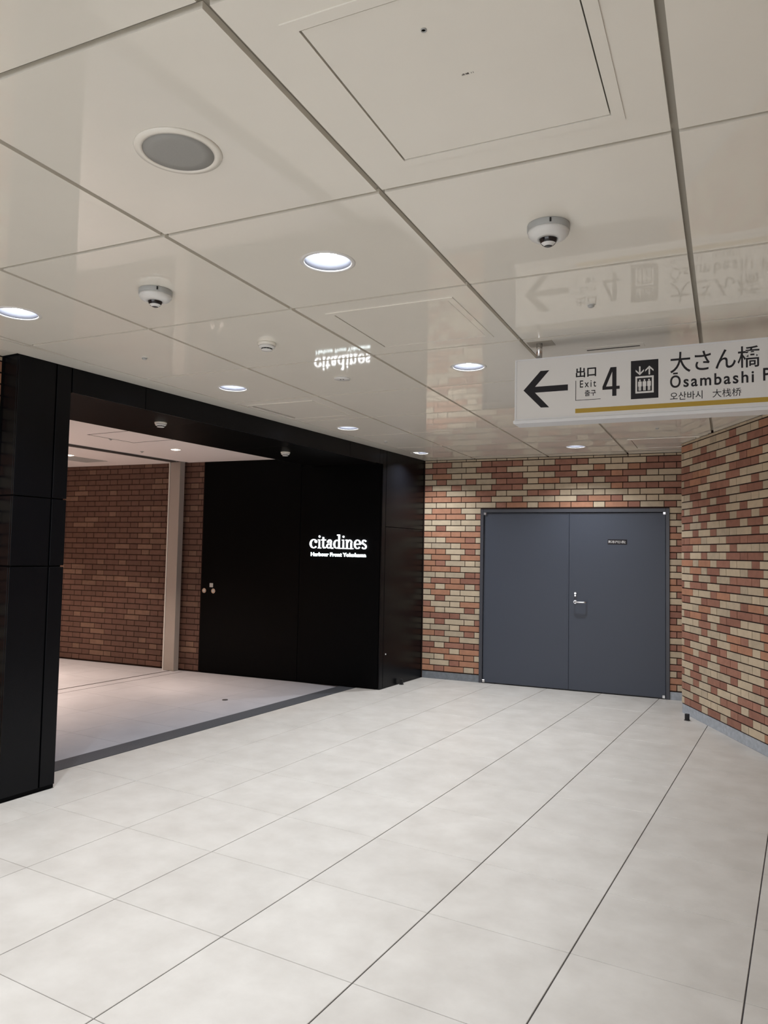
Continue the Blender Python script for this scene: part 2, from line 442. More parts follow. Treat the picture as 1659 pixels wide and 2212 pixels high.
# side strip of ceiling along the black facade
for y0, y1 in ((SOUTHY, 0.0), (0.003, 3.15), (3.153, 6.15), (6.153, 9.0)):
    p = clip_all([(FACX-0.02, y0), (-3.921, y0), (-3.921, y1), (FACX-0.02, y1)], planes_main(0.004, west=FACX+0.001)) if y0 > 2 else clip_all([(-4.27, y0), (-3.921, y0), (-3.921, y1), (-4.27, y1)], planes_main(0.004, west=-4.262 if y0 < 0.001 else FACX+0.001))
    if p: MB().prism(p, HC, HC+PT).build('ceiling_panel', M_CEIL, ceiling)
MB().box(-4.262, FACX-0.002, 0.003, 2.755, HC, HC+PT).build('ceiling_panel', M_CEIL, ceiling)
# channels showing in the joints
cw = 0.02
for i in range(-2, 7):
    p = clip_all(lpoly(i-cw, i+cw, -6, 10), cmain)
    if p: MB().prism(p, HC+PT+0.001, HC+PT+0.01).build('joint_channel', M_CHAN, ceiling)
for j in range(-5, 10):
    for i in range(-3, 7):
        p = clip_all(lpoly(i+cw, i+1-cw, j-cw, j+cw), cmain)
        if p: MB().prism(p, HC+PT+0.001, HC+PT+0.01).build('joint_channel', M_CHAN, ceiling)
MB().box(-3.95, -3.89, SOUTHY, 8.2, HC+PT+0.011, HC+PT+0.018).build('joint_channel', M_CHAN, ceiling)
# access hatches: frame > lid > lock
def hatch(i, j, marks=False):
    pls = planes_main(0.03, west=-3.9)
    fr = MB()
    a0, a1, b0, b1 = i+0.13, i+0.87, j+0.13, j+0.87
    w = 0.036
    for q in (lpoly(a0, a1, b0, b0+w), lpoly(a0, a1, b1-w, b1), lpoly(a0, a0+w, b0+w, b1-w), lpoly(a1-w, a1, b0+w, b1-w)):
        q = clip_all(q, pls)
        if q: fr.prism(q, HC-0.0035, HC+0.01)
    fo = fr.build('access_hatch', M_CEIL, ceiling)
    g = 0.0045
    q = clip_all(lpoly(a0+w+g, a1-w-g, b0+w+g, b1-w-g), planes_main(0.05, west=-3.88))
    lid = MB().prism(q, HC-0.001, HC+0.012).build('hatch_lid', M_CEIL, fo)
    lip = MB()
    for q in (lpoly(a0+w-0.004, a0+w+0.02, b0+w, b1-w), lpoly(a1-w-0.02, a1-w+0.004, b0+w, b1-w), lpoly(a0+w+.02, a1-w-.02, b0+w, b0+w+0.02), lpoly(a0+w+.02, a1-w-.02, b1-w-0.02, b1-w)):
        q = clip_all(q, pls)
        if q: lip.prism(q, HC+0.013, HC+0.016)
    lip.build('hatch_lip', M_SLOT, fo)
    return fo
h1 = hatch(2, 0); hatch(1, 2); hatch(-1, 4); hatch(2, 7)

# ------------------------------------------------------------------ walls
# back wall with the steel double door in it
DS0, DS1, DH = 0.722, 2.835, 2.052
BEND = 3.30
g = MB()
g.wbox(BACK0, BT, BN, -0.25, DS0, -0.16, -0.006, 0, 2.84)
g.wbox(BACK0, BT, BN, DS1, BEND, -0.16, -0.006, 0, 2.84)
g.wbox(BACK0, BT, BN, DS0, DS1, -0.16, -0.006, DH, 2.84)
wall_back = struct(g.build('wall_back', M_GROUTB))
bricks = []
for k in range(37):
    z0, z1 = course_z(k)
    if z1-z0 < 0.01: continue
    if k % 2 == 0: cells = [(0.0, 0.155)] + [(max(a, 0), b) for a, b in runs(0.155, 'H', 3.06, 0)]
    else: cells = [(0.0, 0.099)] + runs(0.099, 'S', 3.06, 0)
    for idx, (a, b) in enumerate(cells):
        c = back_colour(k, idx, a)
        a2, b2 = a+JV/2, b-JV/2
        if idx == 0: a2 = 0.003
        if z0 < DH-0.004:
            if z1 > DH and a2 < DS1 and b2 > DS0:
                pass
            if a2 < DS0 < b2: b2 = DS0-0.001
            elif a2 < DS1 < b2: a2 = DS1+0.001
            elif a2 >= DS0 and b2 <= DS1: continue
        if b2-a2 > 0.012: bricks.append((a2, b2, z0, z1, c))
lay_bricks(wall_back, BACK0, BT, BN, bricks, vis=lambda b: b[0] < 2.955)
g = MB().wbox(BACK0, BT, BN, 0.004, DS0-0.002, -0.02, -0.002, 0, 0.083).wbox(BACK0, BT, BN, DS1+0.002, 3.06, -0.02, -0.002, 0, 0.083)
g.wbox(BACK0, BT, BN, 0.004, DS0-0.002, -0.02, -0.002, 0, 0.083)
base_back = struct(g.build('baseboard_back', M_BASE))

# right wall (runs obliquely towards the camera)
_a = RW0 - RN*0.006 + RT*0.004; _b = RW0 + RT*(RLEN+0.05) - RN*0.006; RETB = BACK0 + BT*3.09
_rn = Vector((-(RETB.y-RW0.y), RETB.x-RW0.x)).normalized()          # outward normal of the hidden return face
_a2 = RW0 - _rn*0.006 + RT*0.002
wall_right = struct(MB().prism([(_a2.x, _a2.y), (_a.x, _a.y), (_b.x, _b.y), (_b.x+0.9, _b.y+0.4), (RETB.x+1.2, RETB.y), (RETB.x+0.006, RETB.y-0.01)], 0, 2.84).build('wall_right', M_GROUTB))
bricks = []
for k in range(37):
    z0, z1 = course_z(k)
    if z1-z0 < 0.01: continue
    if k % 2 == 0: cells = [(0.0, 0.058)] + [(0.058, 0.195)] + runs(0.195, 'S', RLEN, 0)
    else: cells = [(0.0, 0.260)] + runs(0.260, 'H', RLEN, 0)
    row = RIGHT_ROWS[k] if k < len(RIGHT_ROWS) else ''
    for idx, (a, b) in enumerate(cells):
        c = row[idx] if idx < len(row) else random.choice(RND)
        bricks.append((a+(JV/2 if idx else 0), b-JV/2, z0, z1, c))
lay_bricks(wall_right, RW0, RT, RN, bricks, vis=lambda b: b[0] < 1.72)
_rt = (RETB-RW0).normalized(); _rl = (RETB-RW0).length
bricks = []
for k in range(37):
    z0, z1 = course_z(k)
    if z1-z0 < 0.01: continue
    for a, b in runs(0.0 if k % 2 else -0.121, 'H' if k % 2 else 'S', _rl, 0): bricks.append((max(a+JV/2, 0.013), b-JV/2, z0, z1, random.choice(RND)))
lay_bricks(wall_right, RW0, _rt, _rn, bricks, limit=0)
base_right = struct(MB().wbox(RW0, RT, RN, 0.012, RLEN, -0.02, -0.001, 0, 0.088).build('baseboard_right', M_BASE))

# small stretch of brick wall left of the black pillar
LW0 = Vector((-4.27, 2.765)); LT = Vector((0, -1)); LN = Vector((1, 0))
wall_left = struct(MB().box(-4.45, -4.276, SOUTHY, 2.765, 0, 2.84).build('wall_left', M_GROUTB))
bricks = []
LEFTSEQ = 'coccrocccocrcc'
for k in range(37):
    z0, z1 = course_z(k)
    if z1-z0 < 0.01: continue
    cells = runs(-0.03 if k % 2 else -0.22, 'S', 2.6, 0)
    for a, b in cells: bricks.append((a+JV/2, b-JV/2, z0, z1, random.choice('ccoo') if a < 0.5 else random.choice(RND)))
# bricks here run in -y, so lay them along +y from the far end
bricks = [(2.6-b, 2.6-a, z0, z1, c) for a, b, z0, z1, c in bricks]
lay_bricks(wall_left, Vector((-4.27, 0.165)), Vector((0, 1)), LN, bricks, vis=lambda b: b[1] > 2.1)
struct(MB().box(-4.275, -4.271, SOUTHY, 2.76, 0, 0.083).build('baseboard_left', M_BASE))

# far parts of the corridor, out of frame
struct(MB().box(EASTX, EASTX+0.15, SOUTHY, EASTY, 0, 2.84).build('wall_east', M_PLAINBRICK))

# ------------------------------------------------------------------ black portal
XI = -5.02                                     # rear edge of the black soffit
FZ = 2.50
facade = struct(MB().box(-4.70, FACX-0.014, 2.785, 3.128, 0, 2.84).box(XI, FACX-0.014, 3.128, 7.14, FZ+0.012, 2.84)
   .wbox(LOB0, BT, BN, -2.418, -0.03, -0.9, -0.014, 0, 2.84).build('wall_facade', M_JOINTB))
B = 0.0012
def panel(name, *a, m=M_BLACK, bev=B): return MB().box(*a).build(name, m, facade, bevel=bev)
# pillar: two columns of front panels, three high, and the side facing the camera
for z0, z1 in ((0.022, 1.377), (1.387, 1.803), (1.811, HC-0.001)):
    panel('black_panel', FACX-0.014, FACX, 2.772, 3.028, z0, z1)
    panel('black_panel', FACX-0.014, FACX, 3.040, 3.142, z0, z1)
    panel('black_panel', -4.265, FACX-0.016, 2.771, 2.785, z0, z1)
    panel('black_panel', -4.70, FACX-0.016, 3.128, 3.141, z0, min(z1, FZ-0.001))
panel('plinth', -4.26, FACX-0.004, 2.776, 3.138, 0, 0.021, m=M_BLACK2)
# fascia
ys = [3.150, 3.766, 6.526, 7.150]
for y0, y1 in zip(ys, ys[1:]):
    panel('fascia_panel', FACX-0.014, FACX, y0+0.003, y1-0.003, FZ, HC-0.001)
# soffit panels
for y0, y1 in ((3.150, 4.35), (4.35, 5.65), (5.65, 7.10)):
    panel('soffit_panel', XI, FACX-0.016, y0+0.002, y1-0.002, FZ, FZ+0.011, m=M_SOFFIT)
# corner stile and outer end panel
panel('corner_stile', FACX-0.014, FACX, 7.225, 7.300, 0.004, HC-0.001)
for z0, z1 in ((0.004, 1.80), (1.806, HC-0.001)):
    panel('black_panel', FACX-0.014, FACX, 7.308, 8.260, z0, z1)
panel('fascia_panel', FACX-0.014, FACX, 7.153, 7.222, FZ, HC-0.001)
facade_core = MB().box(-4.9, FACX-0.015, 7.31, 8.25, 0, 2.84).build('core', M_JOINTB, facade)
# return wall: a flush door leaf and a fixed panel
leaf = MB().wbox(LOB0, BT, BN, -2.416, -1.030, -0.012, 0.0, 0.006, 2.60).build('flush_door_leaf', M_BLACK2, facade, bevel=B)
fix = MB().wbox(LOB0, BT, BN, -1.024, -0.004, -0.012, 0.0, 0.006, FZ-0.001).build('black_panel', M_BLACK2, facade, bevel=B)
wall_mtx = lambda o, t, n: Matrix(((t.x, 0, n.x, o.x), (t.y, 0, n.y, o.y), (0, 1, 0, 0), (0, 0, 0, 1)))
# wall frame: local x = along the wall, local y = up, local z = out of the wall
LOBM = wall_mtx(LOB0, BT, BN)
def disc_on(name, mtx, s, z, r, d, m, parent, d0=0.0, n=20):
    mb = MB().cyl((s, z), r, d0, d0+d, n); mb.v = [tuple(mtx @ Vector(v)) for v in mb.v]
    return mb.build(name, m, parent)
def box_on(name, mtx, s0, s1, z0, z1, d, m, parent, d0=0.0, bevel=0.0):
    mb = MB().box(s0, s1, z0, z1, d0, d0+d); mb.v = [tuple(mtx @ Vector(v)) for v in mb.v]
    return mb.build(name, m, parent, bevel=bevel)
for s in (-2.365, -2.229):
    ring = disc_on('lock_cylinder', LOBM, s, 1.0, 0.030, 0.006, M_STEEL, leaf)
    disc_on('keyhole', LOBM, s, 1.0, 0.014, 0.0015, M_GREYP, ring, d0=0.006, n=14)
box_on('lock_cover', LOBM, -2.285, -2.235, 1.045, 1.095, 0.008, M_GREYP, leaf, bevel=0.002)
stud = disc_on('stud', Matrix(((0, 0, 1, FACX), (1, 0, 0, 7.36), (0, 1, 0, 0), (0, 0, 0, 1))), 0.0, 0.375, 0.009, 0.004, M_WHITE, facade, n=12)

# ------------------------------------------------------------------ lobby beyond the portal
LZ = 2.60
wall_lobby = struct(MB().wbox(LOB0, BT, BN, -5.6, -2.42, -0.15, -0.006, 0, LZ+0.1).build('wall_lobby', M_GROUTB))
bricks = []
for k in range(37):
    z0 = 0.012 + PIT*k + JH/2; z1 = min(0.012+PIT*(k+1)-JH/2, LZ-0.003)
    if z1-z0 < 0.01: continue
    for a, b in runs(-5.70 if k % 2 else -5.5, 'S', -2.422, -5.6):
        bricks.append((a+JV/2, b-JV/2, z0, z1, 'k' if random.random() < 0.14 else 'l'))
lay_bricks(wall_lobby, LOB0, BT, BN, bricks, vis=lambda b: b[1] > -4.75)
struct(MB().box(-9.75, -9.6, 3.0, 7.0, 0, LZ+0.1).build('wall_west', M_PLAINBRICK))
struct(MB().box(-9.6, -4.71, 2.95, 3.05, 0, LZ+0.1).build('wall_inner', M_PLAINBRICK))
lobceil = struct(MB().box(-6.80, XI-0.002, 3.05, 7.10, LZ, LZ+0.06).box(-9.6, -6.98, 3.05, 7.10, LZ, LZ+0.06)
   .box(-6.98, -6.80, 3.05, 7.10, LZ+0.08, LZ+0.12).build('ceiling_lobby', M_LOBCEIL))
MB().box(-6.985, -6.855, 3.05, 6.9, LZ-0.003, LZ-0.0005).build('slot_shade', M_SLOT, lobceil)  # dark strip standing in for the shade of the shutter slot
MB().box(-6.979, -6.972, 3.05, 6.9, LZ-0.004, LZ+0.08).box(-6.808, -6.801, 3.05, 6.9, LZ-0.004, LZ+0.08).build('slot_edge', M_GREYP, lobceil)
MB().box(-6.97, -6.81, 3.05, 6.85, LZ+0.03, LZ+0.035).build('shutter_slot', M_SLOT, lobceil)  # dark colour stands in for shade up inside the recess
hl = MB()
for a in ((-6.085, -6.075, 4.84, 5.42), (-5.505, -5.495, 4.84, 5.42), (-6.075, -5.505, 4.84, 4.85), (-6.075, -5.505, 5.41, 5.42)):
    hl.box(*a, LZ-0.0012, LZ+0.001)
hl.build('hatch_seam', M_SLOT, lobceil)
MB().box(-8.10, -7.70, 5.95, 6.45, LZ-0.003, LZ).build('grey_ceiling_plate', M_GREYP, lobceil, bevel=0.001)
# cream guide post of the shutter
gp = empty('shutter_guide_post', (-6.90, 6.88, 0), 'cream metal guide post for a shutter standing against the dim brick wall of the lobby', 'post')
MB().box(-0.085, 0.085, -0.055, 0.03, 0.0, LZ-0.002).build('post_body', M_CREAM, gp, bevel=0.003)
MB().box(-0.102, -0.087, -0.060, 0.02, 0.0, LZ-0.002).build('post_edge', M_WHITE, gp, bevel=0.001)
# lobby lights
def lobby_light(x, y, label, w=LOBBY_W):
    e = empty('lobby_downlight', (x, y, LZ), label, 'ceiling light', 'warm lobby downlights')
    MB().box(-0.045, 0.045, -0.045, 0.045, -0.003, -0.0005).build('trim_plate', M_WHITE, e)
    MB().box(-0.034, 0.034, -0.034, 0.034, -0.005, -0.0035).build('lamp', M_WARMLAMP, e)
    ld = bpy.data.lights.new('lamp_light', 'AREA'); ld.shape = 'DISK'; ld.size = 0.06; ld.energy = w; ld.color = LOBBY_COL; ld.spread = math.radians(75)
    lo = new_obj('lamp_light', ld, e); lo.location = (0, 0, -0.007)
lobby_light(-6.04, 5.97, 'small warm square downlight in the lobby ceiling near the cream post')
lobby_light(-7.65, 5.85, 'small warm square downlight in the lobby ceiling beside the black pillar')
lobby_light(-7.75, 4.2, 'added unseen warm lamp brightening the lobby ceiling behind the pillar, nearest to it', 34.0)  # unseen lamp added so that bounce lifts the lobby ceiling
lobby_light(-8.95, 4.5, 'added unseen warm lamp brightening the lobby ceiling behind the pillar, deep in the lobby', 34.0)  # second added lamp, hidden by the pillar, same purpose
lobby_light(-6.7, 3.7, 'added unseen warm lamp brightening the lobby ceiling right behind the pillar', 34.0)  # third added lamp, out of view, brightens the lobby by bounce
lobby_light(-8.95, 5.85, 'small warm square downlight in the lobby ceiling behind the pillar, by the dim brick wall')
for x, y, lb in ((-6.09, 5.13, 'small dark sprinkler head on a corner of the lobby ceiling hatch'), (-6.53, 5.94, 'small dark sprinkler head in the lobby ceiling near the shutter slot')):
    e = empty('lobby_sprinkler', (x, y, LZ), lb, 'sprinkler')
    lathe('rosette', [(0.001, -0.001), (0.022, -0.001), (0.020, -0.005), (0.001, -0.006)], M_GREYP, e, 16)
    lathe('cap', [(0.001, -0.006), (0.010, -0.006), (0.010, -0.014), (0.001, -0.015)], M_GREYP, e, 12)
dr = lathe('floor_socket', [(0.001, 0.0), (0.030, 0.0), (0.028, 0.003), (0.001, 0.0035)], M_RUBBER, None, 20)
dr.location = (-5.107, 5.839, 0.0); tag(dr, 'small black round cap on the lobby floor just past the grey threshold', 'floor cap')

# ------------------------------------------------------------------ double door
BM_ = wall_mtx(BACK0, BT, BN)
door = struct(box_on('door_1', BM_, DS0+0.01, DS1-0.01, 0.0, DH-0.01, 0.02, M_JOINTB, None, d0=-0.10))
fr = MB()
for a in ((DS0, DS0+0.038, 0, DH), (DS1-0.038, DS1, 0, DH), (DS0+0.038, DS1-0.038, DH-0.040, DH)):
    fr.box(a[0], a[1], a[2], a[3], -0.075, 0.012)
fr.v = [tuple(BM_ @ Vector(v)) for v in fr.v]
fr.build('door_frame', M_FRAME, door, bevel=0.002)
MID = 1.762
lf = box_on('door_leaf', BM_, DS0+0.042, MID-0.002, 0.010, DH-0.045, 0.04, M_DOOR, door, d0=-0.052, bevel=0.002)
rf = box_on('door_leaf', BM_, MID+0.002, DS1-0.042, 0.010, DH-0.045, 0.04, M_DOOR, door, d0=-0.052, bevel=0.002)
box_on('meeting_strip', BM_, MID-0.018, MID+0.0, 0.012, DH-0.047, 0.003, M_DOOR, lf, d0=-0.012, bevel=0.001)
for s, z, lfp in ((DS0+0.052, DH-0.055, lf), (DS1-0.052, DH-0.055, rf), (DS0+0.056, 0.022, lf), (DS1-0.06, 0.022, rf)):
    box_on('pivot_hinge', BM_, s-0.016, s+0.016, z-0.014, z+0.018, 0.022, M_STEEL, lfp, d0=-0.012, bevel=0.004)
# rose, lever that returns towards the leaf, and keyhole plate
hs, hz, d0 = 1.836, 0.997, -0.012
disc_on('handle_rose', BM_, hs, hz, 0.019, 0.008, M_STEEL, rf, d0=d0)
lv = MB().tube([(hs, hz, d0+0.006), (hs, hz, d0+0.05), (hs+0.008, hz, d0+0.060), (hs+0.02, hz, d0+0.063), (hs+0.10, hz, d0+0.063), (hs+0.118, hz, d0+0.058), (hs+0.125, hz, d0+0.045), (hs+0.125, hz, d0+0.018)], 0.0095, 10)
lv.v = [tuple(BM_ @ Vector(v)) for v in lv.v]; lv.build('lever_handle', M_STEEL, rf, smooth=True)
kp = box_on('lock_plate', BM_, hs-0.016, hs+0.016, 1.035, 1.112, 0.006, M_FRAME, rf, d0=d0, bevel=0.002)
disc_on('lock_cylinder', BM_, hs, 1.094, 0.012, 0.010, M_STEEL, rf, d0=d0+0.004)
disc_on('thumb_turn', BM_, hs, 1.068, 0.009, 0.010, M_STEEL, rf, d0=d0+0.004)

# ------------------------------------------------------------------ lettering helpers
def text_mesh(body, s0, z0, s1, z1, depth=0.0006, offset=0.0, space=1.0):
    """built-in font text as a mesh fitted to the box s0..s1, z0..z1 (local x, y), lying at local z 0..depth"""
    cu = bpy.data.curves.new('lettering', 'FONT'); cu.body = body; cu.size = 1.0; cu.offset = offset; cu.extrude = 0.5; cu.resolution_u = 4; cu.space_character = space
    tmp = bpy.data.objects.new('tmp_text', cu); COL.objects.link(tmp)
    bpy.context.view_layer.update()
    me = bpy.data.meshes.new_from_object(tmp.evaluated_get(bpy.context.evaluated_depsgraph_get()))
    bpy.data.objects.remove(tmp); bpy.data.curves.remove(cu)
    xs = [v.co.x for v in me.vertices]; ys_ = [v.co.y for v in me.vertices]
    if not xs: return me
    ax, bx, ay, by = min(xs), max(xs), min(ys_), max(ys_)
    for v in me.vertices:
        v.co = Vector((s0+(v.co.x-ax)/(bx-ax)*(s1-s0), z0+(v.co.y-ay)/(by-ay)*(z1-z0), (v.co.z+0.5)*depth))
    return me
def put_text(name, mtx, parent, m, *a, d0=0.0, **k):
    me = text_mesh(*a, **k); me.transform(mtx @ Matrix.Translation((0, 0, d0))); me.name = name
    me.materials.clear(); me.materials.append(m)
    return new_obj(name, me, parent)
def poly_on(name, mtx, loops, d0, depth, m, parent, holes=()):
    """flat shapes (each a list of (x, y)) given a little depth"""
    bm = bmesh.new()
    if holes:
        bm.free(); bm = panel_with_hole(loops[0], holes[0], d0, d0+depth)
    else:
        for lp in loops:
            lo = [bm.verts.new((x, y, d0)) for x, y in lp]; hi = [bm.verts.new((x, y, d0+depth)) for x, y in lp]
            bm.faces.new(lo); bm.faces.new(hi); n = len(lp)
            for i in range(n): j = (i+1) % n; bm.faces.new((lo[i], lo[j], hi[j], hi[i]))
        bmesh.ops.recalc_face_normals(bm, faces=bm.faces)
    me = bpy.data.meshes.new(name); bmesh.ops.triangulate(bm, faces=[f for f in bm.faces if len(f.verts) > 4]); bm.to_mesh(me); bm.free()
    me.transform(mtx); me.materials.append(m)
    return new_obj(name, me, parent)
def tagged_empty_at(name, p, label, cat):
    return empty(name, p, label, cat)
def parent_keep(children, e):
    for c in children:
        c.parent = e; c.matrix_parent_inverse = Matrix.Translation(e.location).inverted()

# name plate of the steel door
pl = box_on('door_notice', BM_, 2.188, 2.395, 1.652, 1.708, 0.0012, M_INK, None, d0=-0.012)
tag(pl, 'narrow dark label strip with white characters on the right leaf of the grey steel door', 'sign')
put_text('lettering', BM_, pl, M_SIGNW, '関係者以外立入禁止', 2.196, 1.665, 2.380, 1.697, d0=-0.0107, offset=0.01)

# ------------------------------------------------------------------ glowing letters on the black return wall
def ribbon(pts, ws):
    """outline polygons (quads) of a stroke with varying width"""
    quads = []
    n = len(pts)
    L = []; R = []
    for i, p in enumerate(pts):
        a = pts[max(i-1, 0)]; b = pts[min(i+1, n-1)]
        dx, dy = b[0]-a[0], b[1]-a[1]; l = math.hypot(dx, dy) or 1
        w = (ws[i] if isinstance(ws, (list, tuple)) else ws)/2
        L.append((p[0]-dy/l*w, p[1]+dx/l*w)); R.append((p[0]+dy/l*w, p[1]-dx/l*w))
    for i in range(n-1): quads.append([R[i], R[i+1], L[i+1], L[i]])
    return quads
def arc(cx, cy, rx, ry, a0, a1, thin=0.07, thick=0.17, n=16):
    pts = []; ws = []
    for i in range(n+1):
        a = math.radians(a0+(a1-a0)*i/n); pts.append((cx+rx*math.cos(a), cy+ry*math.sin(a)))
        ws.append(thin+(thick-thin)*abs(math.cos(a))**1.3)
    return ribbon(pts, ws)
def rect(x0, x1, y0, y1): return [[(x0, y0), (x1, y0), (x1, y1), (x0, y1)]]
def dot(cx, cy, r, n=12): return [[(cx+r*math.cos(2*math.pi*i/n), cy+r*math.sin(2*math.pi*i/n)) for i in range(n)]]
def glyph(ch):
    T = 0.155                                        # stem
    if ch == 'c': return arc(0.50, 0.5, 0.37, 0.45, 42, 318) + dot(0.76, 0.73, 0.14), 0.95
    if ch == 'i': return rect(0.14, 0.14+T, 0, 0.96) + rect(0.0, 0.5, 0, 0.075) + rect(0.0, 0.3, 0.885, 0.96) + dot(0.22, 1.28, 0.11), 0.5
    if ch == 't': return rect(0.16, 0.16+T, 0.2, 1.22) + rect(0.0, 0.58, 0.86, 0.97) + arc(0.42, 0.22, 0.15, 0.17, 180, 330, 0.07, 0.15), 0.62
    if ch == 'a': return rect(0.50, 0.50+T, 0.05, 0.72) + arc(0.42, 0.70, 0.19, 0.24, 0, 160, 0.07, 0.15) + dot(0.22, 0.72, 0.12) + arc(0.34, 0.27, 0.24, 0.22, 60, 340, 0.07, 0.15) + rect(0.62, 0.86, 0, 0.11), 0.86
    if ch == 'd': return rect(0.62, 0.62+T, 0, 1.5) + rect(0.46, 0.72, 1.40, 1.5) + rect(0.72, 0.98, 0, 0.075) + arc(0.44, 0.48, 0.33, 0.43, 40, 320), 0.98
    if ch == 'n': return rect(0.12, 0.12+T, 0, 0.96) + rect(0, 0.46, 0, 0.075) + rect(0, 0.25, 0.885, 0.96) + rect(0.66, 0.66+T, 0, 0.66) + rect(0.54, 1.0, 0, 0.075) + arc(0.53, 0.66, 0.24, 0.27, 0, 170, 0.08, 0.15), 1.0
    if ch == 'e': return arc(0.48, 0.5, 0.36, 0.45, 0, 318) + rect(0.2, 0.88, 0.46, 0.56), 0.92
    if ch == 's': return arc(0.36, 0.72, 0.23, 0.22, 20, 255, 0.08, 0.15) + ribbon([(0.18, 0.60), (0.36, 0.51), (0.54, 0.40)], 0.15) + arc(0.36, 0.26, 0.25, 0.22, 75, -160, 0.08, 0.15), 0.72
LETTERS = [('c', -0.888, -0.782), ('i', -0.776, -0.736), ('t', -0.732, -0.672), ('a', -0.668, -0.580), ('d', -0.578, -0.474), ('i', -0.467, -0.427), ('n', -0.422, -0.324), ('e', -0.318, -0.228), ('s', -0.222, -0.155)]
p0 = LOBM @ Vector((-0.52, 1.40, 0.01))
logo = empty('illuminated_wall_sign', (0, 0, 0), 'glowing white serif letters with a smaller line below on the black entrance wall', 'sign')
X0, XH = 1.545, 0.107
for ch, s0, s1 in LETTERS:
    quads, w = glyph(ch); k = (s1-s0)/w
    loops = [[(s0+x*k, X0+y*XH) for x, y in q] for q in quads]
    poly_on('letter', LOBM, loops, 0.012, 0.014, M_GLOW, logo)
put_text('small_lettering', LOBM, logo, M_GLOW2, 'Harbour Front Yokohama', -0.872, 1.455, -0.166, 1.500, d0=0.006, depth=0.008, offset=0.035)

# ------------------------------------------------------------------ hanging direction sign
cR, sR = math.cos(ROT), math.sin(ROT)
ST = Vector((cR, sR)); SN = Vector((sR, -cR))
POLE = Vector((-1.256, 3.890))
SO = POLE + SN*0.04
SM = wall_mtx(SO, ST, SN)
SEND = 2.10
hs_ = empty('hanging_direction_sign', (0, 0, 0), 'long white direction sign with black arrow and yellow stripe hanging from the ceiling', 'sign')
box_on('sign_box', SM, -0.122, SEND, 2.236, 2.568, 0.118, M_SIGNB, hs_, d0=-0.122, bevel=0.003)
fr = MB()
for a in ((-0.122, SEND, 2.561, 2.568), (-0.122, -0.113, 2.243, 2.561), (SEND-0.009, SEND, 2.243, 2.561), (-0.122, SEND, 2.236, 2.243)):
    fr.box(a[0], a[1], a[2], a[3], -0.004, 0.002)
fr.v = [tuple(SM @ Vector(v)) for v in fr.v]; fr.build('sign_frame', M_SIGNB, hs_)
box_on('sign_face', SM, -0.113, SEND-0.009, 2.243, 2.561, 0.003, M_SIGNW, hs_, d0=-0.004)
box_on('bottom_rail', SM, -0.129, SEND+0.004, 2.218, 2.236, 0.136, M_SIGNB, hs_, d0=-0.128, bevel=0.003)
FD = -0.001
def flat(name, loops, m=M_INK, d=0.0006, lift=0.0, parent=None, holes=()): return poly_on(name, SM, loops, FD+lift, d, m, parent or hs_, holes)
flat('arrow', [[(-0.075, 2.398), (0.020, 2.2995), (0.065, 2.298), (-0.012, 2.382), (0.163, 2.382), (0.163, 2.414), (-0.012, 2.414), (0.064, 2.498), (0.017, 2.498)]])
flat('yellow_stripe', [[(0.202, 2.2575), (SEND-0.012, 2.2575), (SEND-0.012, 2.281), (0.202, 2.281)]], M_YEL)
tx = lambda b, *a, **k: put_text('lettering', SM, hs_, M_INK, b, *a, d0=FD, **k)
tx('出口', 0.204, 2.445, 0.308, 2.499, offset=0.025)
tx('Exit', 0.225, 2.391, 0.308, 2.429, offset=0.010, space=1.35)
tx('출구', 0.250, 2.344, 0.307, 2.376, offset=0.012)
flat('corner_line', [[(0.2025, 2.324), (0.331, 2.324), (0.331, 2.3265), (0.2055, 2.3265), (0.2055, 2.430), (0.2025, 2.430)]])
flat('numeral', [[(0.340, 2.371), (0.389, 2.371), (0.389, 2.336), (0.410, 2.336), (0.410, 2.371), (0.426, 2.371), (0.426, 2.387), (0.410, 2.387), (0.410, 2.486), (0.380, 2.486), (0.340, 2.387)]], holes=[[(0.358, 2.387), (0.389, 2.387), (0.389, 2.463)]])
pic = flat('lift_pictogram', [[(0.481, 2.312), (0.613, 2.312), (0.613, 2.509), (0.481, 2.509)]])
def q4(x0, x1, z0, z1): return [(x0, z0), (x1, z0), (x1, z1), (x0, z1)]
flat('lift_cabin', [q4(0.503, 0.591, 2.340, 2.349), q4(0.503, 0.591, 2.418, 2.427), q4(0.503, 0.511, 2.349, 2.418), q4(0.582, 0.591, 2.349, 2.418)], M_SIGNW, lift=0.0006, parent=pic)
def arrow_pic(cx, up):
    zt, zb = (2.478, 2.433) if up else (2.433, 2.478); d = 1 if up else -1
    return [q4(cx-0.0035, cx+0.0035, min(zt-d*0.006, zb), max(zt-d*0.006, zb)), [(cx, zt), (cx+0.020, zt-d*0.020), (cx+0.020, zt-d*0.029), (cx, zt-d*0.010)][::(1 if up else -1)], [(cx, zt), (cx, zt-d*0.010), (cx-0.020, zt-d*0.029), (cx-0.020, zt-d*0.020)]]
flat('lift_arrow', arrow_pic(0.524, False), M_SIGNW, lift=0.0006, parent=pic)
flat('lift_arrow', arrow_pic(0.570, True), M_SIGNW, lift=0.0006, parent=pic)
